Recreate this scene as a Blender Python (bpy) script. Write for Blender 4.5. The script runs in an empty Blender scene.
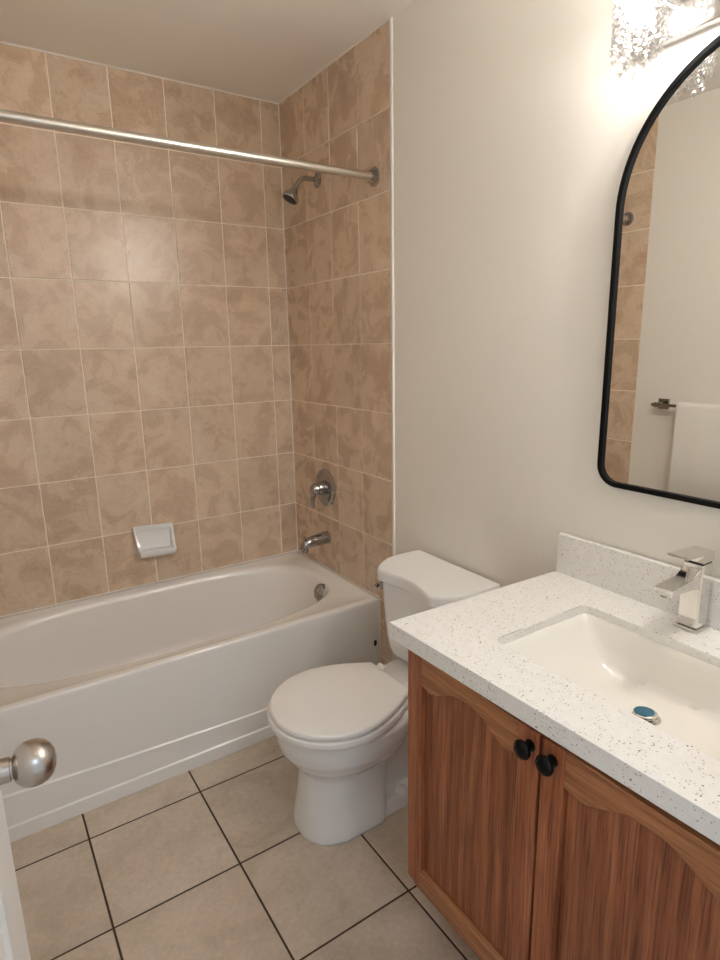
import bpy, bmesh, math, random
from mathutils import Vector, Matrix
random.seed(7)
C = bpy.context.scene.collection
S = bpy.context.scene
PI = math.pi
# ------------------------------------------------------------------ camera
CAM = (-1.28192, -2.52522, 1.41905); YAW, PITCH, ROLL, FPX = 0.5815, -0.2235, -0.0179, 595.7
def cam_axes(y, p, r):
    f = Vector((math.sin(y)*math.cos(p), math.cos(y)*math.cos(p), math.sin(p)))
    rt = Vector((math.cos(y), -math.sin(y), 0)); up = rt.cross(f)
    return math.cos(r)*rt + math.sin(r)*up, -math.sin(r)*rt + math.cos(r)*up, f
_r, _u, _f = cam_axes(YAW, PITCH, ROLL)
cd = bpy.data.cameras.new('camera'); cam = bpy.data.objects.new('camera', cd); C.objects.link(cam)
cam.matrix_world = Matrix(((_r.x, _u.x, -_f.x, CAM[0]), (_r.y, _u.y, -_f.y, CAM[1]), (_r.z, _u.z, -_f.z, CAM[2]), (0, 0, 0, 1)))
cd.sensor_fit = 'VERTICAL'; cd.sensor_height = 36; cd.lens = FPX/960*36; cd.clip_start = .02
S.camera = cam
# ------------------------------------------------------------------ world, lights, exposure
w = bpy.data.worlds.new('world'); S.world = w; w.use_nodes = True
w.node_tree.nodes['Background'].inputs[0].default_value = (.93, 1.0, 1.08, 1)
w.node_tree.nodes['Background'].inputs[1].default_value = .66
def area(name, loc, target, size, power, col):
    l = bpy.data.lights.new(name, 'AREA'); l.size = size; l.energy = power; l.color = col
    o = bpy.data.objects.new(name, l); C.objects.link(o); o.location = loc
    o.rotation_euler = (Vector(target)-Vector(loc)).to_track_quat('-Z', 'Y').to_euler()
    return o
area('hall_fill_light', (-1.0, -3.7, 2.25), (-.9, -1.2, .3), .7, 4.0, (.78, 1.0, 1.2))  # added cool fill through the doorway from behind the camera, no lamp seen there
BULB = 700.0                       # emission of each lamp capsule in the vanity light
BULB_COL = (1.0, .95, .90)
S.view_settings.view_transform = 'Standard'; S.view_settings.look = 'None'
S.view_settings.gamma = 1; S.view_settings.use_curve_mapping = False
S.view_settings.exposure = 0.16
S.render.film_transparent = False
S.cycles.transparent_max_bounces = 48; S.cycles.max_bounces = 14; S.cycles.diffuse_bounces = 6

# ------------------------------------------------------------------ helpers
def base_of(o):
    return Vector(o['_b']) if o is not None and '_b' in o else Vector((0, 0, 0))
def obj(name, bm, mats, parent=None, smooth=False, bevel=0, bseg=2, angle=40):
    me = bpy.data.meshes.new(name); bm.normal_update()
    b = base_of(parent)
    bmesh.ops.translate(bm, verts=bm.verts, vec=-b)
    bm.to_mesh(me); bm.free()
    for m in (mats if isinstance(mats, (list, tuple)) else [mats]): me.materials.append(m)
    o = bpy.data.objects.new(name, me); C.objects.link(o)
    if parent is not None: o.parent = parent; o['_b'] = list(b)
    if smooth:
        for p in me.polygons: p.use_smooth = True
        me.set_sharp_from_angle(angle=math.radians(angle))
    if bevel:
        md = o.modifiers.new('bevel', 'BEVEL'); md.width = bevel; md.segments = bseg; md.limit_method = 'ANGLE'; md.angle_limit = math.radians(35)
        for p in me.polygons: p.use_smooth = True
        md.harden_normals = True
    return o
def thing(name, label, cat, loc=(0, 0, 0), group=None):
    o = bpy.data.objects.new(name, None); C.objects.link(o); o.location = loc; o.empty_display_size = .05
    o['_b'] = list(loc); o['label'] = label; o['category'] = cat
    if group: o['group'] = group
    return o
def struct(name, bm, mats, label, cat, **k):
    o = obj(name, bm, mats, **k); o['kind'] = 'structure'; o['label'] = label; o['category'] = cat; return o
def B(): return bmesh.new()
def box(bm, x0, x1, y0, y1, z0, z1, M=None, mi=0):
    vs = [Vector((x, y, z)) for x in (x0, x1) for y in (y0, y1) for z in (z0, z1)]
    if M is not None: vs = [M @ v for v in vs]
    v = [bm.verts.new(q) for q in vs]
    for f in ((0, 1, 3, 2), (4, 6, 7, 5), (0, 4, 5, 1), (2, 3, 7, 6), (0, 2, 6, 4), (1, 5, 7, 3)):
        bm.faces.new([v[i] for i in f]).material_index = mi
    return v
def loft(bm, rings, cap0=True, cap1=True, closed=True, mi=0):
    R = [[bm.verts.new(Vector(p)) for p in r] for r in rings]
    n = len(R[0])
    for a, b in zip(R, R[1:]):
        for i in range(n if closed else n-1):
            j = (i+1) % n
            bm.faces.new((a[i], a[j], b[j], b[i])).material_index = mi
    if cap0: bm.faces.new(R[0][::-1]).material_index = mi
    if cap1: bm.faces.new(R[-1]).material_index = mi
    return R
def frame(d):
    d = Vector(d).normalized(); a = Vector((0, 0, 1)) if abs(d.z) < .9 else Vector((1, 0, 0))
    u = d.cross(a).normalized(); return u, d.cross(u).normalized(), d
def tube(bm, pts, r, n=20, cap=True):
    pts = [Vector(p) for p in pts]; rs = r if isinstance(r, (list, tuple)) else [r]*len(pts)
    rings = []; u0 = None
    for i, p in enumerate(pts):
        d = (pts[min(i+1, len(pts)-1)]-pts[max(i-1, 0)]).normalized()
        if u0 is None: u, v, _ = frame(d)
        else: u = (u0-d*u0.dot(d)).normalized(); v = d.cross(u)
        u0 = u
        rings.append([p+rs[i]*(math.cos(2*PI*k/n)*u+math.sin(2*PI*k/n)*v) for k in range(n)])
    loft(bm, rings, cap, cap)
def lathe(bm, o, d, prof, n=32):           # prof: (distance along d, radius)
    o = Vector(o); u, v, d = frame(d)
    loft(bm, [[o+d*h+max(r, 1e-5)*(math.cos(2*PI*k/n)*u+math.sin(2*PI*k/n)*v) for k in range(n)] for h, r in prof])
def fix(bm):
    bmesh.ops.remove_doubles(bm, verts=bm.verts, dist=2e-5); bmesh.ops.recalc_face_normals(bm, faces=bm.faces); return bm
def sup(cx, cy, a, b, n, th, z):
    c, s = abs(math.cos(th)), abs(math.sin(th))
    r = ((c/a)**n+(s/b)**n)**(-1/n)
    return (cx+r*math.cos(th), cy+r*math.sin(th), z)
def rectray(cx, cy, x0, x1, y0, y1, th, z):
    c, s = math.cos(th), math.sin(th); t = 1e9
    if c > 1e-9: t = min(t, (x1-cx)/c)
    if c < -1e-9: t = min(t, (x0-cx)/c)
    if s > 1e-9: t = min(t, (y1-cy)/s)
    if s < -1e-9: t = min(t, (y0-cy)/s)
    return (cx+t*c, cy+t*s, z)
def angles(n, corners=()):
    A = [2*PI*i/n for i in range(n)]
    for c in corners:
        c %= 2*PI; k = min(range(len(A)), key=lambda i: min(abs(A[i]-c), 2*PI-abs(A[i]-c))); A[k] = c
    return sorted(A)

# ------------------------------------------------------------------ materials
def mat(name, col=(.8, .8, .8), rough=.5, metal=0, **kw):
    m = bpy.data.materials.new(name); m.use_nodes = True
    p = m.node_tree.nodes['Principled BSDF']
    p.inputs['Base Color'].default_value = (*col, 1); p.inputs['Roughness'].default_value = rough; p.inputs['Metallic'].default_value = metal
    for k, v in kw.items(): p.inputs[k.replace('_', ' ')].default_value = v
    return m
class N:
    def __init__(s, m): s.t = m.node_tree; s.p = s.t.nodes['Principled BSDF']
    def n(s, ty, **k):
        q = s.t.nodes.new(ty)
        for a, v in k.items(): setattr(q, a, v)
        return q
    def l(s, a, b): s.t.links.new(a, b)
    def co(s, scale=(1, 1, 1)):
        t = s.n('ShaderNodeTexCoord'); m = s.n('ShaderNodeMapping'); m.inputs['Scale'].default_value = scale
        s.l(t.outputs['Object'], m.inputs[0]); return m.outputs[0]
    def noise(s, v, scale, detail=4, rough=.55, dist=0):
        q = s.n('ShaderNodeTexNoise'); q.inputs['Scale'].default_value = scale; q.inputs['Detail'].default_value = detail
        q.inputs['Roughness'].default_value = rough; q.inputs['Distortion'].default_value = dist; s.l(v, q.inputs['Vector']); return q.outputs['Fac']
    def ramp(s, f, stops):
        q = s.n('ShaderNodeValToRGB'); e = q.color_ramp.elements
        while len(e) < len(stops): e.new(.5)
        for x, (p, c) in zip(e, stops): x.position = p; x.color = (*c, 1) if len(c) == 3 else c
        s.l(f, q.inputs[0]); return q.outputs[0]
    def mix(s, f, a, b, mode='MIX'):
        q = s.n('ShaderNodeMix', data_type='RGBA', blend_type=mode)
        for i, v in ((0, f), (6, a), (7, b)):
            if hasattr(v, 'is_linked'): s.l(v, q.inputs[i])
            else: q.inputs[i].default_value = v if i == 0 else (*v, 1)
        return q.outputs[2]
    def math(s, op, a, b=0.0):
        q = s.n('ShaderNodeMath', operation=op)
        for i, v in ((0, a), (1, b)):
            if hasattr(v, 'is_linked'): s.l(v, q.inputs[i])
            else: q.inputs[i].default_value = v
        return q.outputs[0]
    def bump(s, h, strength=.1, dist=.002):
        q = s.n('ShaderNodeBump'); q.inputs['Strength'].default_value = strength; q.inputs['Distance'].default_value = dist
        s.l(h, q.inputs['Height']); s.l(q.outputs[0], s.p.inputs['Normal'])
def tile_mat(name, stops, vein, rough, scale=7, var=.12):
    m = mat(name, rough=rough); q = N(m)
    at = q.n('ShaderNodeAttribute', attribute_name='rnd'); t = q.n('ShaderNodeTexCoord')
    off = q.n('ShaderNodeVectorMath', operation='MULTIPLY_ADD'); q.l(at.outputs['Fac'], off.inputs[0])
    off.inputs[1].default_value = (37, 53, 71); q.l(t.outputs['Object'], off.inputs[2]); v = off.outputs[0]
    n1 = q.noise(v, scale, 5, .6, .6); c = q.ramp(n1, stops)
    n2 = q.noise(v, scale*2.6, 6, .7, 1.2); k = q.ramp(n2, [(.50, (0, 0, 0)), (.82, (1, 1, 1))])
    c = q.mix(q.math('MULTIPLY', k, .58), c, vein)
    n3 = q.noise(v, scale*16, 3, .6); c = q.mix(.16, c, q.ramp(n3, [(.3, (.3, .22, .16)), (.7, (.8, .7, .6))]))
    g = q.math('ADD', q.math('MULTIPLY', at.outputs['Fac'], var), 1-var/2)
    sc = q.n('ShaderNodeVectorMath', operation='SCALE'); q.l(c, sc.inputs[0]); q.l(g, sc.inputs['Scale'])
    q.l(sc.outputs[0], q.p.inputs['Base Color'])
    q.l(q.ramp(n1, [(.2, (rough*.85,)*3), (.8, (rough*1.2,)*3)]), q.p.inputs['Roughness'])
    q.bump(q.noise(v, 30, 3), .12, .001)
    return m
M = {}
M['wall_tile'] = tile_mat('beige_wall_tile', [(.30, (.55, .385, .265)), (.5, (.665, .505, .365)), (.70, (.735, .595, .455))], (.45, .285, .175), .27, 9)
M['floor_tile'] = tile_mat('beige_floor_tile', [(.30, (.48, .395, .305)), (.5, (.61, .515, .415)), (.72, (.67, .575, .48))], (.41, .32, .24), .36, 5, .06)
M['grout_light'] = mat('cream_grout', (.90, .80, .68), .85)
M['grout_dark'] = mat('dark_brown_grout', (.07, .04, .025), .9)
m = M['paint'] = mat('warm_white_wall_paint', (.84, .815, .755), .55); q = N(m); q.bump(q.noise(q.co(), 160, 3), .06, .001)
m = M['ceil'] = mat('white_ceiling_paint', (.90, .865, .81), .75); q = N(m); q.bump(q.noise(q.co(), 120, 3), .1, .001)
M['caulk'] = mat('white_caulk', (.86, .83, .78), .5)
M['enamel'] = mat('white_tub_enamel', (.86, .84, .815), .2, Coat_Weight=.3, Coat_Roughness=.08)
M['porcelain'] = mat('white_porcelain', (.86, .86, .86), .16, Coat_Weight=.3, Coat_Roughness=.05)
M['seat'] = mat('white_seat_plastic', (.86, .85, .835), .3)
M['sinkwhite'] = mat('white_sink_porcelain', (.86, .84, .79), .14, Coat_Weight=.3, Coat_Roughness=.05)
M['chrome'] = mat('polished_chrome', (.78, .76, .74), .09, 1)
M['darkchrome'] = mat('bathroom_chrome', (.40, .39, .38), .06, 1)
m = M['nickel'] = mat('brushed_nickel', (.50, .46, .42), .27, 1)
M['steel'] = mat('satin_steel_rod', (.66, .61, .55), .34, 1)
M['black'] = mat('black_metal_frame', (.003, .003, .003), .45, Specular_IOR_Level=.15)
M['blackknob'] = mat('black_glossy_knob', (.003, .003, .003), .14, Specular_IOR_Level=.2)
M['glass'] = mat('silvered_mirror', (.90, .90, .88), .0, 1)
M['dark'] = mat('dark_gap', (.015, .012, .01), .8)
M['rubber'] = mat('black_rubber', (.02, .02, .02), .6)
M['film'] = mat('blue_protective_film', (.012, .13, .21), .25)
M['doorpaint'] = mat('white_door_paint', (.80, .785, .76), .4)
m = M['towel'] = mat('white_towel', (.86, .84, .78), .95); q = N(m); q.bump(q.noise(q.co(), 500, 2), .5, .002)
# oak
def wood(name, horiz, stops):
    m = mat(name, rough=.36); q = N(m)
    a = q.noise(q.co((17, .9, 17) if horiz else (17, 17, .9)), 2.4, 6, .68, .9)      # broad bands
    wv = q.n('ShaderNodeTexWave', wave_type='RINGS', rings_direction='X'); wv.inputs['Scale'].default_value = 2.0
    wv.inputs['Distortion'].default_value = 7; wv.inputs['Detail'].default_value = 3; wv.inputs['Detail Scale'].default_value = 1.2
    q.l(q.co((3, .4, 5) if horiz else (3, 5, .4)), wv.inputs[0])
    b = q.noise(q.co((330, 8, 330) if horiz else (330, 330, 8)), 1.0, 5, .65)         # fine pores
    f = q.math('ADD', q.math('MULTIPLY', a, .72), q.math('MULTIPLY', wv.outputs['Fac'], .12))
    f = q.math('ADD', f, q.math('MULTIPLY', b, .22))
    c = q.ramp(f, list(zip((.36, .52, .70), stops)))
    c = q.mix(1.0, c, q.ramp(b, [(.36, (.55, .48, .45)), (.52, (1.06, 1.05, 1.04))]), 'MULTIPLY')
    q.l(c, q.p.inputs['Base Color']); q.bump(b, .12, .001)
    return m
M['oak'] = wood('oak_vertical_grain', False, [(.245, .074, .031), (.33, .110, .046), (.43, .168, .075)])
M['oakp'] = wood('oak_panel_grain', False, [(.175, .050, .021), (.265, .088, .037), (.39, .148, .066)])
M['oakh'] = wood('oak_horizontal_grain', True, [(.27, .105, .042), (.355, .150, .062), (.44, .205, .092)])
# speckled quartz
m = M['quartz'] = mat('speckled_white_quartz', rough=.22); q = N(m); v = q.co()
nz = q.noise(v, 60, 3); c = q.ramp(nz, [(.3, (.80, .79, .77)), (.7, (.85, .845, .83))])
for sc, thr, keep, col in ((230, .20, .935, (.12, .10, .085)), (330, .26, .88, (.46, .41, .35)), (150, .115, .94, (.05, .045, .05)), (260, .26, .90, (.60, .56, .51))):
    vo = q.n('ShaderNodeTexVoronoi'); vo.inputs['Scale'].default_value = sc; q.l(v, vo.inputs['Vector'])
    sp = q.n('ShaderNodeSeparateColor'); q.l(vo.outputs['Color'], sp.inputs[0])
    near = q.math('LESS_THAN', vo.outputs['Distance'], q.math('MULTIPLY', sp.outputs[1], thr*2))
    f = q.math('MULTIPLY', near, q.math('GREATER_THAN', sp.outputs[0], keep))
    c = q.mix(f, c, col)
q.l(c, q.p.inputs['Base Color'])
# crystals and bulbs
m = M['crystal'] = bpy.data.materials.new('clear_crystal'); m.use_nodes = True; t = m.node_tree; t.nodes.clear()
o_ = t.nodes.new('ShaderNodeOutputMaterial'); mx = t.nodes.new('ShaderNodeMixShader'); tr = t.nodes.new('ShaderNodeBsdfTransparent'); gl = t.nodes.new('ShaderNodeBsdfGlossy')
gl.inputs['Roughness'].default_value = .05; tr.inputs[0].default_value = (.97, .97, .97, 1); mx.inputs[0].default_value = .34
t.links.new(tr.outputs[0], mx.inputs[1]); t.links.new(gl.outputs[0], mx.inputs[2]); t.links.new(mx.outputs[0], o_.inputs[0])
for k_, g_ in ((1, .10), (2, .45), (3, 1.5)): M['bulb%d' % k_] = mat('lit_bulb', (1, 1, 1), .4, Emission_Color=(*BULB_COL, 1), Emission_Strength=BULB*g_)
m = M['cup'] = bpy.data.materials.new('clear_glass_cup'); m.use_nodes = True; t = m.node_tree; t.nodes.clear()
o_ = t.nodes.new('ShaderNodeOutputMaterial'); mx = t.nodes.new('ShaderNodeMixShader'); tr = t.nodes.new('ShaderNodeBsdfTransparent'); gl = t.nodes.new('ShaderNodeBsdfGlossy')
gl.inputs['Roughness'].default_value = .03; mx.inputs[0].default_value = .05
t.links.new(tr.outputs[0], mx.inputs[1]); t.links.new(gl.outputs[0], mx.inputs[2]); t.links.new(mx.outputs[0], o_.inputs[0])

# ------------------------------------------------------------------ room shell
TZ_ = .4275; H = 2.42; LX = -1.49; FY = -2.42
def tiled(bm, o, ua, va, na, ul, vl, gw=.0042, th=.0020, tilt=.0008):
    """backing in material 0 and one raised tile per cell in material 1; ul, vl are the joint lines"""
    o, ua, va, na = Vector(o), Vector(ua), Vector(va), Vector(na)
    lay = bm.faces.layers.float.new('rnd') if 'rnd' not in bm.faces.layers.float else bm.faces.layers.float['rnd']
    P = lambda u, v, d: bm.verts.new(o+ua*u+va*v+na*d)
    bm.faces.new([P(ul[0], vl[0], -th), P(ul[-1], vl[0], -th), P(ul[-1], vl[-1], -th), P(ul[0], vl[-1], -th)])
    for u0, u1 in zip(ul, ul[1:]):
        for v0, v1 in zip(vl, vl[1:]):
            g = gw/2; r = random.random(); ed = .0012
            a0, a1, b0, b1 = u0+g, u1-g, v0+g, v1-g
            t1, t2 = random.uniform(-tilt, tilt), random.uniform(-tilt, tilt)
            hh = [-t1-t2, t1-t2, t1+t2, -t1+t2]
            lo = [P(a0, b0, -th), P(a1, b0, -th), P(a1, b1, -th), P(a0, b1, -th)]
            hi = [P(a0+ed, b0+ed, hh[0]), P(a1-ed, b0+ed, hh[1]), P(a1-ed, b1-ed, hh[2]), P(a0+ed, b1-ed, hh[3])]
            fs = [bm.faces.new(hi)]+[bm.faces.new((lo[i], lo[(i+1) % 4], hi[(i+1) % 4], hi[i])) for i in range(4)]
            for f in fs: f.material_index = 1; f[lay] = r
ROWS = sorted([2.42, 2.172]+[2.172-.25*k for k in range(1, 9)]+[0.0])
# back wall: rows start at the tub rim
bm = B(); tiled(bm, (0, 0, 0), (-1, 0, 0), (0, 0, 1), (0, -1, 0), [0]+[.086+.2*k for k in range(7)]+[1.478], [z for z in ROWS if z > .17]); fix(bm)
wb = struct('wall_back', bm, [M['grout_light'], M['wall_tile']], 'beige ceramic tiled wall behind the white bathtub', 'wall')
box_bm = B(); box(box_bm, LX-.1, .1, .0030, .1, 0, H); o = obj('wall_backing', box_bm, M['paint'], wb); o['kind'] = 'structure'
bm = B(); box(bm, .0035, .1, FY-.12, .0030, 0, H)
wr = struct('wall_right', bm, M['paint'], 'plain warm white painted wall behind toilet, mirror and vanity', 'wall')
bm = B(); tiled(bm, (0, 0, 0), (0, -1, 0), (0, 0, 1), (-1, 0, 0), [.0, .2116, .4038, .596, .788], ROWS); fix(bm)
o = obj('tile_surround', bm, [M['grout_light'], M['wall_tile']], wr); o['kind'] = 'structure'; o['label'] = 'beige tiles beside the tub'
bm = B(); box(bm, LX-.1, LX-.0035, FY-.12, .0030, 0, H)
wl = struct('wall_left', bm, M['paint'], 'white painted wall opposite the vanity, seen in the mirror', 'wall')
bm = B(); tiled(bm, (LX, 0, 0), (0, -1, 0), (0, 0, 1), (1, 0, 0), [.0, .2116, .4038, .606, .816], ROWS); fix(bm)
o = obj('tile_surround', bm, [M['grout_light'], M['wall_tile']], wl); o['kind'] = 'structure'; o['label'] = 'beige tiles beside the tub seen in the mirror'
DX0, DX1, DH = -1.412, -.58, 2.05
bm = B(); box(bm, LX-.1, DX0, FY-.12, FY, 0, H); box(bm, DX1, .0035, FY-.12, FY, 0, H); box(bm, DX0, DX1, FY-.12, FY, DH, H)
struct('wall_front', bm, M['paint'], 'white painted wall with the doorway the view looks in from', 'wall')
bm = B(); box(bm, LX-.1, .1, FY-.12, .1, H, H+.1)
struct('ceiling', bm, M['ceil'], 'plain white painted ceiling above the bathtub', 'ceiling')
# floor 33 cm tiles
xs = [-.812-.338*k for k in range(-3, 5)]; xs = sorted([LX-.1, .1]+[x for x in xs if LX-.09 < x < .09]); ys = [-.824-.336*k for k in range(-2, 10)]
bm = B(); tiled(bm, (0, 0, 0), (1, 0, 0), (0, 1, 0), (0, 0, 1), xs, sorted(ys), gw=.0055, th=.0012, tilt=.0003); fix(bm)
fl = struct('floor', bm, [M['grout_dark'], M['floor_tile']], 'beige square tile floor with dark grout joints', 'floor')
bm = B(); box(bm, LX-.1, .1, -3.9, .1, -.08, -.0014); o = obj('floor_slab', bm, M['grout_dark'], fl); o['kind'] = 'structure'
bm = B(); tube(bm, [(.0018, -.800, 0.001), (.0018, -.800, H-.001)], .0052, 10); fix(bm)
struct('trim_1', bm, M['caulk'], 'narrow white vertical strip where the shower tiles meet paint', 'trim', smooth=True)
bm = B(); box(bm, -.0035, .0, -.0045, -.0001, .44, H-.001); fix(bm)
bm2 = B(); tube(bm2, [(LX+.002, -.001, H-.001), (-.001, -.001, H-.001), (-.001, -.79, H-.001)], .0035, 8); tube(bm2, [(-.0008, -.0008, TZ_), (-.0008, -.0008, H-.002)], .0030, 8); fix(bm2)
bm.free()
struct('trim_2', bm2, M['caulk'], 'thin white caulk line between ceiling and shower tiles', 'trim', smooth=True)

bm = B(); tube(bm, [(LX+.003, -.0015, TZ_), (-.0015, -.0015, TZ_), (-.0015, -.700, TZ_)], .0032, 8); tube(bm, [(-.001, -.7045, .002), (-.001, -.7045, TZ_-.002)], .0034, 8); fix(bm)
struct('trim_3', bm, M['caulk'], 'thin white caulk bead where the bathtub meets the tiles', 'trim', smooth=True)

# door leaf standing open along the left, at the doorway's edge
HG = Vector((-1.405, -2.415, 0)); DA = math.radians(7.2)
DM = Matrix.Translation(HG) @ Matrix.Rotation(-DA, 4, 'Z')      # local: +y along the leaf, +x out of its face
bm = B(); y0, y1 = .004, .741
box(bm, -.034, -.006, y0, y1, .008, DH-.02, DM)
for a, b, c_, d in ((y0, y0+.11, .008, DH-.02), (y1-.11, y1, .008, DH-.02), (y0+.11, y1-.11, .008, .22), (y0+.11, y1-.11, .82, 1.0), (y0+.11, y1-.11, 1.9, DH-.02)):
    box(bm, -.008, 0, a, b, c_, d, DM)
bmesh.ops.recalc_face_normals(bm, faces=bm.faces)
dr = struct('door_1', bm, M['doorpaint'], 'white panelled door leaf standing open at left edge of view', 'door')
dr['_b'] = [0, 0, 0]
kp = DM @ Vector((.0003, .679, .912)); kn = DM.to_3x3() @ Vector((1, 0, 0))
bm = B(); lathe(bm, kp, kn, [(0, .031), (.004, .031), (.008, .027), (.009, .0155), (.0235, .0145), (.024, .0125), (.0262, .0125), (.0268, .0155), (.0293, .0195), (.0340, .0243), (.0405, .0275), (.0485, .0285), (.0565, .0275), (.0635, .0245), (.0695, .0185), (.0735, .010), (.075, .0)], 48); fix(bm)
o = obj('door_knob', bm, M['nickel'], dr, smooth=True, angle=50); o['label'] = 'brushed nickel round door knob'

# ------------------------------------------------------------------ bathtub
tb = thing('bathtub', 'long white alcove bathtub with flat apron along the tiled wall', 'bathtub', (-.74, -.352, 0))
tx0, tx1, ty0, ty1 = LX+.0022, -.0022, -.703, -.0022
TZ = .4265
cx, cy = -.74, -.335
cor = [math.atan2(y-cy, x-cx) for x in (tx0, tx1) for y in (ty0, ty1)]
A = angles(144, cor)
def rr(ins, z): return [rectray(cx, cy, tx0+ins, tx1-ins, ty0+ins, ty1-ins, t, z) for t in A]
def se(a, b, n, z, dx=0): return [sup(cx+dx, cy, a, b, n, t, z) for t in A]
bm = B()
loft(bm, [rr(0, TZ-.045), rr(0, TZ-.02), rr(0, TZ-.008), rr(.001, TZ-.0045), rr(.004, TZ-.0015), rr(.009, TZ-.0005), rr(.022, TZ), rr(.028, TZ-.001), rr(.034, TZ-.004), se(.678, .312, 3.0, TZ-.0045), se(.670, .304, 3.0, TZ-.0065), se(.661, .296, 3.0, TZ-.0115), se(.654, .289, 3.0, TZ-.020), se(.648, .284, 3.0, TZ-.035), se(.640, .277, 2.9, .34), se(.622, .262, 2.8, .25), se(.602, .244, 2.7, .18, .006), se(.575, .220, 2.6, .128, .01), se(.535, .187, 2.5, .095, .015), se(.48, .148, 2.4, .078, .02), se(.40, .105, 2.3, .071, .02), se(.2, .05, 2, .068, .02)], cap0=False)
# apron with two stepped ledges
def apron(x):
    zl = .119+.034*(max(0, -.55-x)/.85)**1.4
    return [(x, y, z) for y, z in ((-.690, .001), (-.7075, .001), (-.7075, .047), (-.7025, .0515), (-.7025, zl), (-.6975, zl+.0045), (-.7022, TZ-.03), (-.690, TZ-.03))]
loft(bm, [apron(tx0+(tx1-tx0)*k/16) for k in range(17)])
fix(bm); o = obj('tub_shell', bm, M['enamel'], tb, smooth=True, angle=32)
bm = B(); d = Vector((-1, -.28, .32)).normalized(); oc = Vector((-.104, -.412, .372))
lathe(bm, oc, d, [(-.012, .040), (.004, .040), (.009, .0365), (.0105, .031), (.0085, .0285), (.0085, .007), (.0095, .0065), (.0095, 0)], 32); fix(bm)
obj('overflow_plate', bm, M['darkchrome'], tb, smooth=True)
bm = B(); lathe(bm, (-.024, -.7028, .236), (0, -1, 0), [(0, .011), (.0015, .011), (.002, .008), (.002, 0)], 16); bmesh.ops.scale(bm, vec=(.7, 1, 1.25), space=Matrix.Translation((.024, .7028, -.236)), verts=bm.verts); fix(bm)
o = obj('apron_hole', bm, M['rubber'], tb, smooth=True); o['label'] = 'small dark oval hole near the apron end'  # dark disc on the surface stands in for a hole in the apron

# ------------------------------------------------------------------ toilet
YC = -1.155
tl = thing('toilet', 'white two-piece toilet with closed lid beside the bathtub', 'toilet', (-.38, YC, 0))
def egg(xf, xb, wd, z, nf=2.0, nr=2.6, mid=.45, n=56):
    xm = xb+(xf-xb)*mid; pts = []
    for k in range(n):
        t = 2*PI*k/n; c, s = math.cos(t), math.sin(t)
        a, nn = (xm-xf, nf) if c < 0 else (xb-xm, nr)
        r = ((abs(c)/a)**nn+(abs(s)/wd)**nn)**(-1/nn)
        pts.append((xm+r*c, YC+r*s, z))
    return pts
def remeshed(bm, vox, it):
    me = bpy.data.meshes.new('tmp'); bm.to_mesh(me); bm.free()
    t = bpy.data.objects.new('tmp', me); C.objects.link(t)
    a = t.modifiers.new('r', 'REMESH'); a.mode = 'VOXEL'; a.voxel_size = vox
    s = t.modifiers.new('s', 'SMOOTH'); s.iterations = it; s.factor = .5
    dg = bpy.context.evaluated_depsgraph_get(); r = bmesh.new(); r.from_object(t, dg)
    bpy.data.objects.remove(t); bpy.data.meshes.remove(me); return r
bm = B()
loft(bm, [egg(-.626, -.372, .119, 0.0, 2.3, 9), egg(-.624, -.371, .118, .03, 2.3, 9), egg(-.611, -.365, .111, .10, 2.3, 9), egg(-.600, -.36, .106, .185, 2.3, 9), egg(-.600, -.355, .107, .200, 2.3, 8),
          egg(-.612, -.335, .121, .218, 2.2, 6), egg(-.637, -.31, .146, .245, 2.1, 4), egg(-.660, -.28, .166, .28, 2.05, 3), egg(-.668, -.26, .173, .310, 2, 2.7), egg(-.670, -.255, .174, .338, 2, 2.6), egg(-.668, -.255, .172, .3495, 2, 2.6), egg(-.660, -.26, .164, .3525, 2, 2.6)])
loft(bm, [[(-.43, YC-.15, .25), (-.43, YC+.15, .25), (-.43, YC+.155, .346), (-.43, YC-.155, .346)], [(-.32, YC-.105, .24), (-.32, YC+.105, .24), (-.32, YC+.118, .356), (-.32, YC-.118, .356)], [(-.035, YC-.10, .25), (-.035, YC+.10, .25), (-.035, YC+.115, .384), (-.035, YC-.115, .384)]])
loft(bm, [[(-.45, YC-.05, 0), (-.45, YC+.05, 0), (-.45, YC+.06, .26), (-.45, YC-.06, .26)], [(-.07, YC-.055, 0), (-.07, YC+.055, 0), (-.07, YC+.06, .30), (-.07, YC-.06, .30)]])
loft(bm, [[(-.45, YC-.113, 0), (-.45, YC+.113, 0), (-.45, YC+.105, .05), (-.45, YC-.105, .05)], [(-.12, YC-.095, 0), (-.12, YC+.095, 0), (-.12, YC+.085, .05), (-.12, YC-.085, .05)]])
bmesh.ops.recalc_face_normals(bm, faces=bm.faces)
bm = remeshed(bm, .0055, 5); obj('bowl', bm, M['porcelain'], tl, smooth=True, angle=180)
def lidoutline(g, z, n=30):
    pts = []; xm, xf, xb, wd, wb_ = -.485, -.679-g, -.283+g*.3, .181+g, .100+g
    for k in range(n+1):
        t = PI/2+PI*k/n; pts.append((xm+(xm-xf)*math.cos(t), YC+wd*math.sin(t), z))
    for k in range(1, 11):
        t = k/10; pts.append((xm+(xb-xm)*t, YC-(wd-(wd-wb_)*t**1.7), z))
    for k in range(10, 0, -1):
        t = k/10; pts.append((xm+(xb-xm)*t, YC+(wd-(wd-wb_)*t**1.7), z))
    return pts
bm = B(); loft(bm, [lidoutline(.004, .3590), lidoutline(.0065, .3612), lidoutline(.0072, .3660), lidoutline(.0070, .3800), lidoutline(.0060, .3816), lidoutline(.0045, .3820)]); fix(bm)
obj('seat', bm, M['seat'], tl, smooth=True, angle=50)
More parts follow.
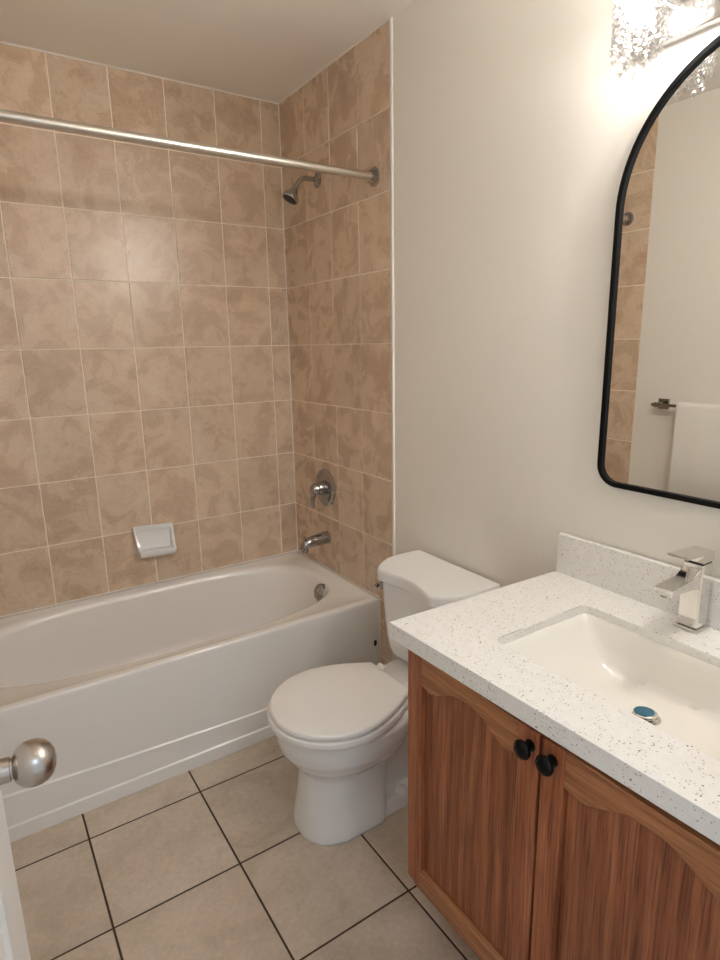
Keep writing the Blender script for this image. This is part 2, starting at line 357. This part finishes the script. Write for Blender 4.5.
bm = B(); loft(bm, [lidoutline(-.0, .3862), lidoutline(.0008, .3868), lidoutline(.0, .397), lidoutline(-.002, .4005), lidoutline(-.007, .402), lidoutline(-.06, .4035)]); fix(bm)
obj('seat_lid', bm, M['seat'], tl, smooth=True, angle=60)
for s in (-1, 1):
    bm = B(); lathe(bm, (-.262, YC+s*.07-.018, .386), (0, 1, 0), [(0, .0), (0, .009), (.002, .011), (.034, .011), (.036, .009), (.036, 0)], 16); box(bm, -.284, -.26, YC+s*.07-.014, YC+s*.07+.014, .376, .391); fix(bm)
    obj('hinge', bm, M['seat'], tl, smooth=True)
    bm = B(); lathe(bm, (-.303, YC+s*.084, .043), (0, s*.25, 1), [(0, .019), (.012, .018), (.019, .013), (.022, .005), (.0225, 0)], 20); fix(bm)
    obj('bolt_cap', bm, M['seat'], tl, smooth=True)
HALF = [(-.010, .196), (-.06, .199), (-.11, .199), (-.15, .194), (-.180, .179), (-.206, .161), (-.224, .146), (-.233, .133), (-.235, .118), (-.230, .098), (-.224, .070), (-.218, .040), (-.215, .015)]
def tkl(fx_, fy_, z, x0=-.008):
    return [(x0+(x-x0)*fx_, YC+y*fy_, z) for x, y in HALF]+[(x0+(x-x0)*fx_, YC-y*fy_, z) for x, y in HALF[::-1]]
HT = [(x if x > -.2 else -.2+(x+.2)*.45, y) for x, y in HALF]
def tkt(fx_, fy_, z, x0): return [(x0+(x-x0)*fx_, YC+y*fy_, z) for x, y in HT]+[(x0+(x-x0)*fx_, YC-y*fy_, z) for x, y in HT[::-1]]
bm = B(); loft(bm, [tkt(.72, .60, .3845, -.04), tkt(.82, .70, .390, -.035), tkt(.89, .77, .404, -.03), tkt(.925, .82, .43, -.025), tkt(.945, .86, .47, -.022), tkt(.97, .915, .57, -.02), tkt(.985, .945, .655, -.018), tkt(.985, .945, .664, -.018)]); fix(bm)
obj('tank', bm, M['porcelain'], tl, smooth=True, angle=60)
bm = B(); loft(bm, [tkl(.972, .97, .6645), tkl(1, 1, .669), tkl(1, 1, .694), tkl(.994, .992, .7025), tkl(.978, .975, .7065)]); fix(bm)
obj('tank_lid', bm, M['porcelain'], tl, smooth=True, angle=35)
ln = Vector((-.6, .8, 0)); lp = Vector((-.192, YC+.160, .628))
bm = B(); lathe(bm, lp, ln, [(-.004, 0), (-.004, .013), (.008, .013), (.011, .010), (.012, .006), (.020, .006), (.0205, .0)], 20)
tube(bm, [lp+ln*.018+Vector((.002, .002, 0)), lp+ln*.019+Vector((-.010, -.006, -.001)), lp+ln*.019+Vector((-.022, -.016, -.003))], [.0075, .007, .0085], 12); fix(bm)
obj('flush_lever', bm, M['darkchrome'], tl, smooth=True)

# ------------------------------------------------------------------ vanity cabinet
VY0, VY1, VF = -1.577, -2.335, -.521      # left end, right end, carcass front
vc = thing('vanity_cabinet', 'reddish oak vanity cabinet with two arched panel doors', 'cabinet', (-.27, -1.95, 0))
bm = B()
for ya in (VY0-.018, VY1):
    box(bm, VF, -.001, ya, ya+.018, .125, .7765); box(bm, VF+.13, -.001, ya, ya+.018, .001, .125)
box(bm, VF+.01, -.001, VY1+.018, VY0-.018, .135, .151); box(bm, -.012, -.001, VY1+.018, VY0-.018, .151, .64)
box(bm, VF, VF+.018, VY1+.018, VY0-.018, .70, .7765); box(bm, VF, VF+.018, VY1+.018, VY0-.018, .125, .16)
fix(bm); obj('carcass', bm, M['oak'], vc)
bm = B(); box(bm, VF+.115, VF+.1295, VY1, VY0, .001, .1245); fix(bm); obj('toe_kick', bm, M['oak'], vc)
DZ0, DZ1 = .163, .7635
def cabinet_door(ya, yb, knob_y, lab):     # ya > yb
    xf, xb = -.541, VF-.0008
    st = .046
    bm = B()
    box(bm, xf, xb, ya-st, ya, DZ0, DZ1); box(bm, xf, xb, yb, yb+st, DZ0, DZ1)
    d = obj('door', bm, M['oak'], vc, bevel=.0025); d['label'] = lab
    # arched top rail
    bm = B(); n = 40; L0, L1 = yb+st, ya-st; top = []; bot = []
    for i in range(n+1):
        t = i/n; y = L0+(L1-L0)*t; s = abs(2*t-1)             # s: 0 centre, 1 ends
        k = min(max((s-.12)/.68, 0), 1); k = k*k*(3-2*k)
        dep = .0375+.036*k-.006*max(0, (s-.8)/.2)
        top.append(y); bot.append(dep)
    for i in range(n):
        a, b, da, db = top[i], top[i+1], bot[i], bot[i+1]
        P = [(xf+.0006, a, DZ1), (xf+.0006, b, DZ1), (xf+.0006, b, DZ1-db), (xf+.0006, a, DZ1-da)]
        Q = [(xb, a, DZ1), (xb, b, DZ1), (xb, b, DZ1-db), (xb, a, DZ1-da)]
        p = [bm.verts.new(v) for v in P]; q_ = [bm.verts.new(v) for v in Q]
        bm.faces.new(p); bm.faces.new(q_[::-1]); bm.faces.new((p[0], q_[0], q_[1], p[1])); bm.faces.new((p[2], q_[2], q_[3], p[3]))
        if i == 0: bm.faces.new((p[3], q_[3], q_[0], p[0]))
        if i == n-1: bm.faces.new((p[1], q_[1], q_[2], p[2]))
    fix(bm); obj('top_rail', bm, M['oakh'], d, bevel=.002)
    bm = B(); loft(bm, [[(xf+.0006, y, DZ0), (xf+.0006, y, DZ0+.040), (xf+.009, y, DZ0+.048), (xb, y, DZ0+.048), (xb, y, DZ0)] for y in (L0, L1)]); fix(bm)
    obj('bottom_rail', bm, M['oakh'], d)
    bm = B(); box(bm, xf+.0125, xb-.001, L0+.0015, L1-.0015, DZ0+.03, DZ1-.02); fix(bm); obj('panel', bm, M['oakp'], d)
    bm = B(); lathe(bm, (xf, knob_y, .733), (-1, 0, 0), [(0, .0105), (.003, .0105), (.005, .0075), (.012, .0075), (.0145, .0125), (.0185, .0168), (.0225, .0177), (.0265, .0155), (.0295, .0095), (.031, 0)], 28); fix(bm)
    k = obj('knob', bm, M['blackknob'], d, smooth=True, angle=50); k['label'] = 'black round cabinet knob'
GAP = -1.945
cabinet_door(VY0-.0005, GAP+.003, -1.924, 'left oak door beside the toilet')
cabinet_door(GAP-.003, VY1+.0005, -1.972, 'right oak door at the bottom right corner')

# ------------------------------------------------------------------ countertop, sink, faucet
CT, CBt = .815, .777
ct = thing('countertop', 'white speckled quartz countertop on the oak vanity', 'countertop', (-.28, -1.95, CBt))
hx, hy, ha, hb = -.2790, -1.964, .1490, .2370
cxl = [(-.5595, -1.5345), (-.5410, -2.36), (.0005, -2.36), (.0005, -1.5500)]
def poly_ray(cx, cy, poly, th, z):
    c, s = math.cos(th), math.sin(th); best = 1e9
    for (x0, y0), (x1, y1) in zip(poly, poly[1:]+poly[:1]):
        dx, dy = x1-x0, y1-y0; den = c*dy-s*dx
        if abs(den) < 1e-12: continue
        t = ((x0-cx)*dy-(y0-cy)*dx)/den; u_ = ((x0-cx)*s-(y0-cy)*c)/den
        if t > 0 and -1e-6 <= u_ <= 1+1e-6: best = min(best, t)
    return (cx+best*c, cy+best*s, z)
hc = [math.atan2(sy*hb*.985, sx*ha*.985) for sx in (-1, 1) for sy in (-1, 1)]
A2 = sorted(set([a % (2*PI) for a in angles(200, [math.atan2(y-hy, x-hx) for x, y in cxl])+hc]))
bm = B()
inner = lambda g, z, n=32: [sup(hx, hy, ha-g, hb-g, n, t, z) for t in A2]
outer = lambda z: [poly_ray(hx, hy, cxl, t, z) for t in A2]
CS = CT-.020; stp = [(-.5165, -1.580), (-.501, -2.33), (-.03, -2.33), (-.03, -1.582)]
strip = lambda z: [poly_ray(hx, hy, stp, t, z) for t in A2]
R_ = [inner(0, CS), inner(0, CT-.0015), inner(-.0015, CT), outer(CT), outer(CBt), strip(CBt), strip(CS), inner(-.0, CS)]
loft(bm, R_, False, False); fix(bm)
obj('slab', bm, M['quartz'], ct, bevel=.0018)
bm = B(); box(bm, -.0165, .0005, -2.36, -1.5525, CT-.0002, CT+.107); fix(bm); obj('backsplash', bm, M['quartz'], ct, bevel=.0015)
sk = thing('sink', 'white rectangular undermount sink set into the speckled countertop', 'sink', (hx, hy, .65))
bm = B(); zc = CS-.0004
ring = lambda a, b, n, z, dx=0, dy=0: [sup(hx+dx, hy+dy, a, b, n, t, z) for t in A2]
DXs, DYs = .047, .010
loft(bm, [ring(.166, .253, 14, zc-.012), ring(.166, .253, 14, zc), ring(.1495, .2365, 20, zc), ring(.1470, .2330, 18, zc-.003), ring(.145, .226, 14, zc-.018, .000, .000), ring(.141, .198, 9, zc-.056, .003, .004), ring(.135, .160, 7, zc-.090, .008, .010), ring(.122, .112, 5, zc-.106, .018, .02), ring(.09, .07, 3, zc-.112, .036, .03), ring(.025, .025, 2, zc-.114, DXs, DYs),
          ring(.025, .025, 2, zc-.121, DXs, DYs), ring(.10, .08, 3, zc-.121, .036, .03), ring(.138, .13, 5, zc-.112, .014, .02), ring(.149, .176, 7, zc-.092, .006, .01), ring(.156, .240, 9, zc-.03)], False, False)
loft(bm, [ring(.156, .240, 9, zc-.03), ring(.166, .253, 14, zc-.012)], False, False)
fix(bm); obj('basin', bm, M['sinkwhite'], sk, smooth=True, angle=60)
dcx, dcy, dz = hx+DXs, hy+DYs, zc-.114
bm = B(); lathe(bm, (dcx, dcy, dz-.004), (0, 0, 1), [(0, .0), (0, .0235), (.003, .0275), (.0055, .0275), (.0065, .024), (.0055, .019), (.0035, .017), (.0035, 0)], 32); fix(bm)
dn = obj('drain_ring', bm, M['chrome'], sk, smooth=True)
tilt = Vector((.05, .10, 1)).normalized()
bm = B(); lathe(bm, (dcx, dcy, dz), tilt, [(0, .0), (0, .012), (.008, .013), (.009, .0205), (.012, .021), (.0135, .019), (.0145, .0)], 32); fix(bm)
sp_ = obj('drain_stopper', bm, M['chrome'], sk, smooth=True)
bm = B(); lathe(bm, Vector((dcx-.0028, dcy+.0026, dz+.0005))+tilt*.0125, tilt, [(0, 0), (0, .0195), (.001, .0197), (.0024, .0185), (.003, 0)], 32); fix(bm)
o = obj('film', bm, M['film'], sp_, smooth=True); o['label'] = 'blue protective film on the drain stopper'

fx, fy = -.0465, -1.930
fc = thing('faucet', 'chrome single-handle square faucet standing at the back of the sink', 'faucet', (fx, fy, CT))
bm = B(); box(bm, fx-.027, fx+.027, fy-.027, fy+.027, CT+.0003, CT+.007); fix(bm); obj('base_plate', bm, M['chrome'], fc, bevel=.003)
bm = B(); box(bm, fx-.0205, fx+.0205, fy-.0215, fy+.0215, CT+.007, CT+.149); fix(bm); obj('body', bm, M['chrome'], fc, bevel=.004, bseg=3)
bm = B(); loft(bm, [[(x, fy-hw, z0), (x, fy+hw, z0), (x, fy+hw, z1), (x, fy-hw, z1)] for x, hw, z0, z1 in ((fx-.018, .0185, CT+.096, CT+.142), (fx-.052, .0185, CT+.102, CT+.124), (fx-.127, .0185, CT+.105, CT+.120))]); fix(bm); obj('spout', bm, M['chrome'], fc, bevel=.002)
bm = B(); lathe(bm, (fx-.112, fy, CT+.1055), (0, 0, -1), [(0, .0), (0, .011), (.006, .011), (.006, .008), (.003, .008), (.003, 0)], 20); fix(bm); obj('aerator', bm, M['darkchrome'], fc, smooth=True)
bm = B(); box(bm, fx-.0185, fx+.0185, fy-.019, fy+.019, CT+.149, CT+.153); fix(bm); o = obj('gap_ring', bm, M['rubber'], fc); o['label'] = 'black seam under the handle'
bm = B(); loft(bm, [[(x, fy-.021, z0), (x, fy+.021, z0), (x, fy+.021, z1), (x, fy-.021, z1)] for x, z0, z1 in ((fx+.021, CT+.153, CT+.174), (fx-.019, CT+.153, CT+.176), (fx-.021, CT+.170, CT+.1765), (fx-.085, CT+.175, CT+.1805))]); fix(bm); obj('handle', bm, M['chrome'], fc, bevel=.002)

# ------------------------------------------------------------------ mirror with black arched frame
mr = thing('mirror', 'tall arched mirror with thin black frame on wall above the sink', 'mirror', (0, -1.948, 1.088))
my0, my1, mz0, mz1, mrad, cr = -1.654, -2.254, 1.076, 1.690, .300, .052
def arch(ins, x):
    c = (my0+my1)/2; pts = []
    for k in range(49):
        t = PI*k/48; pts.append((x, c+(mrad-ins)*math.cos(t), mz1+(mrad-ins)*math.sin(t)))
    r = cr-ins
    for k in range(11):
        t = PI+PI/2*k/10; pts.append((x, my1+cr+r*math.cos(t), mz0+cr+r*math.sin(t)))
    for k in range(11):
        t = 1.5*PI+PI/2*k/10; pts.append((x, my0-cr+r*math.cos(t), mz0+cr+r*math.sin(t)))
    return pts
bm = B(); loft(bm, [arch(.0, .003), arch(0, -.0165), arch(.0015, -.018), arch(.0105, -.018), arch(.012, -.0165), arch(.012, -.006), arch(.012, .003)], False, False); fix(bm)
obj('frame', bm, M['black'], mr, smooth=True, angle=35)
bm = B(); loft(bm, [arch(.0118, .0015), arch(.0118, -.010)]); fix(bm); obj('glass', bm, M['glass'], mr)

# ------------------------------------------------------------------ vanity light with crystal shades
vl = thing('vanity_light', 'chrome wall light with hanging crystal bead shades above the mirror', 'light fixture', (-.05, -1.95, 2.06))
bm = B(); box(bm, -.022, .003, -2.24, -1.665, 1.997, 2.115); fix(bm); obj('back_plate', bm, M['chrome'], vl, bevel=.003)
def bead(bm, c, r, hgt):
    c = Vector(c); n = 6; a0 = random.random()
    top, bot = bm.verts.new(c+Vector((0, 0, hgt))), bm.verts.new(c-Vector((0, 0, hgt)))
    ring = [bm.verts.new(c+Vector((r*math.cos(a0+2*PI*k/n), r*math.sin(a0+2*PI*k/n), 0))) for k in range(n)]
    for k in range(n):
        bm.faces.new((ring[k], ring[(k+1) % n], top)); bm.faces.new((ring[(k+1) % n], ring[k], bot))
LC = [(-.105, -1.735), (-.105, -1.952), (-.105, -2.170)]
for (lx, ly) in LC:
    bm = B(); tube(bm, [(-.015, ly, 2.07), (-.06, ly, 2.07), (-.09, ly, 2.075), (lx, ly, 2.088), (lx, ly, 2.094)], .007, 12)
    lathe(bm, (lx, ly, 2.092), (0, 0, 1), [(0, .0), (0, .012), (.004, .018), (.010, .018), (.016, .0)], 28); fix(bm)
    hd = obj('lamp_holder', bm, M['chrome'], vl, smooth=True)
    bm = B(); lathe(bm, (lx, ly, 2.09), (0, 0, -1), [(0, .0), (.0, .009), (.022, .010), (.022, 0)], 16); fix(bm); obj('socket', bm, M['chrome'], hd, smooth=True)
    bm = B(); lathe(bm, (lx, ly, 2.068), (0, 0, -1), [(0, 0), (0, .009), (.006, .015), (.02, .019), (.045, .019), (.058, .013), (.063, 0)], 20); fix(bm)
    o = obj('bulb', bm, M['bulb%d' % (1+LC.index((lx, ly)))], hd, smooth=True); o['label'] = 'glowing bulb'
    for ringr, cnt, nb in ((.0435, 18, 9), (.0275, 10, 11)):
        for k in range(cnt):
            a = 2*PI*k/cnt; bm = B(); L = nb + (1 if k % 2 else 0)
            for j in range(L):
                last = j == L-1
                bead(bm, (lx+ringr*math.cos(a), ly+ringr*math.sin(a), 2.086-.0138*j-(.003 if last else 0)), .0058 if not last else .0072, .0062 if not last else .009)
            obj('crystal_strand', bm, M['crystal'], vl)
    bm = B()
    for z_, rr_ in ((2.091, .0435), (2.091, .0275)):               # wire hoops the strands hang from
        tube(bm, [(lx+rr_*math.cos(2*PI*k/28), ly+rr_*math.sin(2*PI*k/28), z_) for k in range(29)], .0016, 6, False)
    for k in range(4): tube(bm, [(lx, ly, 2.096), (lx+.0435*math.cos(PI/2*k), ly+.0435*math.sin(PI/2*k), 2.091)], .0014, 6)
    fix(bm); obj('hoop', bm, M['chrome'], vl, smooth=True)
    bm = B(); loft(bm, [[(lx+rr_*math.cos(2*PI*k/40), ly+rr_*math.sin(2*PI*k/40), z_) for k in range(40)] for z_, rr_ in ((2.095, .048), (2.08, .0515), (2.0, .0515), (1.975, .0505))], False, False)
    fix(bm); o = obj('glass_shade', bm, M['cup'], vl, smooth=True); o['label'] = 'clear glass cylinder around the crystals'

# ------------------------------------------------------------------ shower fittings
rd = thing('shower_curtain_rod', 'satin steel shower curtain rod spanning above the bathtub', 'curtain rod', (-.74, -.70, 1.98))
bm = B(); tube(bm, [(LX+.003, -.70, 1.98), (-.003, -.70, 1.98)], .0135, 28); fix(bm); obj('rod', bm, M['steel'], rd, smooth=True)
for x, dx in ((-.0006, -1), (LX+.0006, 1)):
    bm = B(); lathe(bm, (x, -.70, 1.98), (dx, 0, 0), [(0, .0), (0, .031), (.003, .031), (.005, .027), (.006, .0225), (.018, .0215), (.019, .019), (.019, .0)], 32)
    for k in range(3):
        a = 2*PI*k/3+.4; lathe(bm, (x+dx*.004, -.70+.0255*math.cos(a), 1.98+.0255*math.sin(a)), (dx, 0, 0), [(0, .0), (0, .0035), (.002, .003), (.0025, 0)], 10)
    fix(bm); obj('flange', bm, M['darkchrome'], rd, smooth=True)
sh = thing('shower_fixture', 'small chrome shower head on bent arm high on tiles', 'shower head', (0, -.31, 2.05))
bm = B(); lathe(bm, (-.0006, -.31, 2.055), (-1, 0, 0), [(0, 0), (0, .030), (.003, .030), (.007, .022), (.012, .0115), (.012, 0)], 28); fix(bm); obj('flange', bm, M['darkchrome'], sh, smooth=True)
bm = B(); tube(bm, [(-.004, -.31, 2.055), (-.05, -.31, 2.055), (-.066, -.31, 2.052), (-.079, -.31, 2.044), (-.088, -.31, 2.034), (-.095, -.31, 2.022)], .0095, 16); fix(bm); obj('arm', bm, M['darkchrome'], sh, smooth=True)
bm = B(); hd = Vector((-.52, -.0, -.85)).normalized(); lathe(bm, (-.093, -.31, 2.026), hd, [(0, 0), (0, .011), (.006, .0125), (.012, .011), (.018, .012), (.034, .020), (.052, .0315), (.062, .0335), (.066, .032), (.066, .028), (.064, .027), (.064, 0)], 32); fix(bm)
o = obj('head', bm, M['darkchrome'], sh, smooth=True, angle=40)
bm = B(); lathe(bm, Vector((-.093, -.31, 2.026))+hd*.0642, hd, [(0, 0), (0, .0265), (.0018, .026), (.0018, 0)], 28); fix(bm); obj('spray_face', bm, M['rubber'], o, smooth=True)
vv = thing('shower_valve', 'round chrome shower valve with lever handle on the tiles', 'shower valve', (0, -.30, .80))
bm = B(); lathe(bm, (-.0006, -.30, .805), (-1, 0, 0), [(0, 0), (0, .083), (.004, .0835), (.009, .079), (.013, .066), (.014, .045), (.013, .036), (.013, 0)], 48); fix(bm); obj('escutcheon', bm, M['darkchrome'], vv, smooth=True)
bm = B(); lathe(bm, (-.0125, -.30, .805), (-1, 0, 0), [(0, 0), (0, .033), (.012, .032), (.026, .029), (.034, .026), (.05, .025), (.058, .020), (.060, 0)], 32); fix(bm); hn = obj('hub', bm, M['darkchrome'], vv, smooth=True)
bm = B(); tube(bm, [(-.056, -.30, .806), (-.064, -.298, .790), (-.068, -.294, .765), (-.066, -.290, .738), (-.061, -.288, .722)], [.013, .015, .0125, .010, .009], 16); fix(bm); obj('lever', bm, M['darkchrome'], vv, smooth=True)
ts = thing('tub_spout', 'chrome tub spout with diverter knob just above the bathtub', 'tub spout', (0, -.303, .575))
bm = B(); rings = []
for x, r, z, f in ((-.0006, .029, .577, 1), (-.012, .0285, .577, 1), (-.06, .026, .574, 1), (-.10, .0235, .569, 1), (-.122, .021, .562, 1), (-.134, .017, .553, .9), (-.138, .009, .546, .7)):
    rings.append([(x, -.303+r*math.cos(2*PI*k/24), z+r*f*math.sin(2*PI*k/24)) for k in range(24)])
loft(bm, rings); lathe(bm, (-.117, -.303, .556), (-.12, 0, -1), [(0, 0), (0, .016), (.026, .0155), (.028, .013), (.02, .012), (.02, 0)], 24); fix(bm); obj('body', bm, M['darkchrome'], ts, smooth=True, angle=50)
bm = B(); lathe(bm, (-.118, -.303, .580), (-.1, 0, 1), [(0, 0), (0, .004), (.012, .004), (.013, .007), (.019, .0075), (.021, .005), (.021, 0)], 16); fix(bm); obj('diverter_knob', bm, M['darkchrome'], ts, smooth=True)
# ceramic soap dish
sd = thing('soap_dish', 'white ceramic soap dish set in tiles above the bathtub', 'soap dish', (-.685, -.001, .56))
bm = B(); x0, x1 = -.768, -.605
prof = [(-.0008, .555), (-.0008, .702), (-.010, .702), (-.014, .699), (-.016, .690), (-.013, .683), (-.010, .672), (-.0095, .612), (-.014, .600), (-.030, .594), (-.048, .593), (-.052, .600), (-.056, .602), (-.060, .599), (-.061, .592), (-.054, .578), (-.036, .562), (-.020, .556)]
inn = [(-.0008, .555), (-.0008, .702), (-.010, .702), (-.014, .699), (-.020, .690), (-.022, .683), (-.024, .672), (-.040, .625), (-.046, .615), (-.050, .609), (-.054, .606), (-.056, .605), (-.058, .603), (-.060, .599), (-.061, .592), (-.054, .578), (-.036, .562), (-.020, .556)]
def sdring(p, x, sh_=0): return [(x, y, z) for y, z in p]
mid = (x0+x1)/2
loft(bm, [[(x0+.004+(.0), y*.93, z) for y, z in inn], sdring(inn, x0+.0), sdring(inn, x0+.010), sdring(prof, x0+.013)]+[sdring(prof, x0+.02+(x1-x0-.04)*k/8) for k in range(9)]+[sdring(prof, x1-.013), sdring(inn, x1-.010), sdring(inn, x1), [(x1-.004, y*.93, z) for y, z in inn]])
# draining ribs on the tray
for k in range(9):
    x = x0+.028+k*.0138; box(bm, x-.0022, x+.0022, -.046, -.020, .593, .5985)
bmesh.ops.recalc_face_normals(bm, faces=bm.faces)
for v_ in bm.verts:
    k_ = min(1, max(0, (.66-v_.co.z)/.1)); v_.co.x = mid+.004*k_+(v_.co.x-mid)*(1-.13*k_)
    v_.co.z = .555+(v_.co.z-.555)*.95-.008-.055*(v_.co.x-mid)
obj('dish', bm, M['porcelain'], sd, smooth=True, angle=40)
# towel bar and towel, seen in the mirror
tbz, tbx = 1.122, LX+.062
bar = thing('towel_bar', 'chrome square towel bar on the wall seen in the mirror', 'towel bar', (LX, -1.22, tbz))
bm = B(); box(bm, tbx-.007, tbx+.007, -1.595, -.940, tbz-.007, tbz+.007); fix(bm); obj('bar', bm, M['darkchrome'], bar, bevel=.001)
for y in (-.965, -1.565):
    bm = B(); box(bm, LX-.0030, LX+.012, y-.024, y+.024, tbz-.024, tbz+.024); box(bm, LX+.012, tbx+.011, y-.011, y+.011, tbz-.011, tbz+.011); fix(bm); obj('bracket', bm, M['darkchrome'], bar, bevel=.0015)
tw = B(); n = 40; rings = []
path = [(-.016, .72), (-.0155, .9), (-.013, 1.08)]+[(-.013*math.cos(PI*k/8), 1.111+.0145*math.sin(PI*k/8)+.009) for k in range(9)]+[(.013, 1.08), (.0155, .9), (.018, .62)]
for i in range(n+1):
    u = i/n; y = -1.066-.40*u
    rings.append([(tbx+x+.0035*math.sin(u*17+z*3)*(1.12-z)*2.2*(1 if x > 0 else 0), y-(.012 if z < 1 else 0)*(.5-u)*(1.1-z)*0, z) for x, z in path])
loft(tw, rings, False, False, closed=False); fix(tw)
t_o = obj('towel', tw, M['towel'], smooth=True, angle=180); t_o['label'] = 'white towel hanging over the bar seen in the mirror'; t_o['category'] = 'towel'
md = t_o.modifiers.new('thick', 'SOLIDIFY'); md.thickness = .007; md.offset = 1
for o in C.objects:
    if '_b' in o: del o['_b']
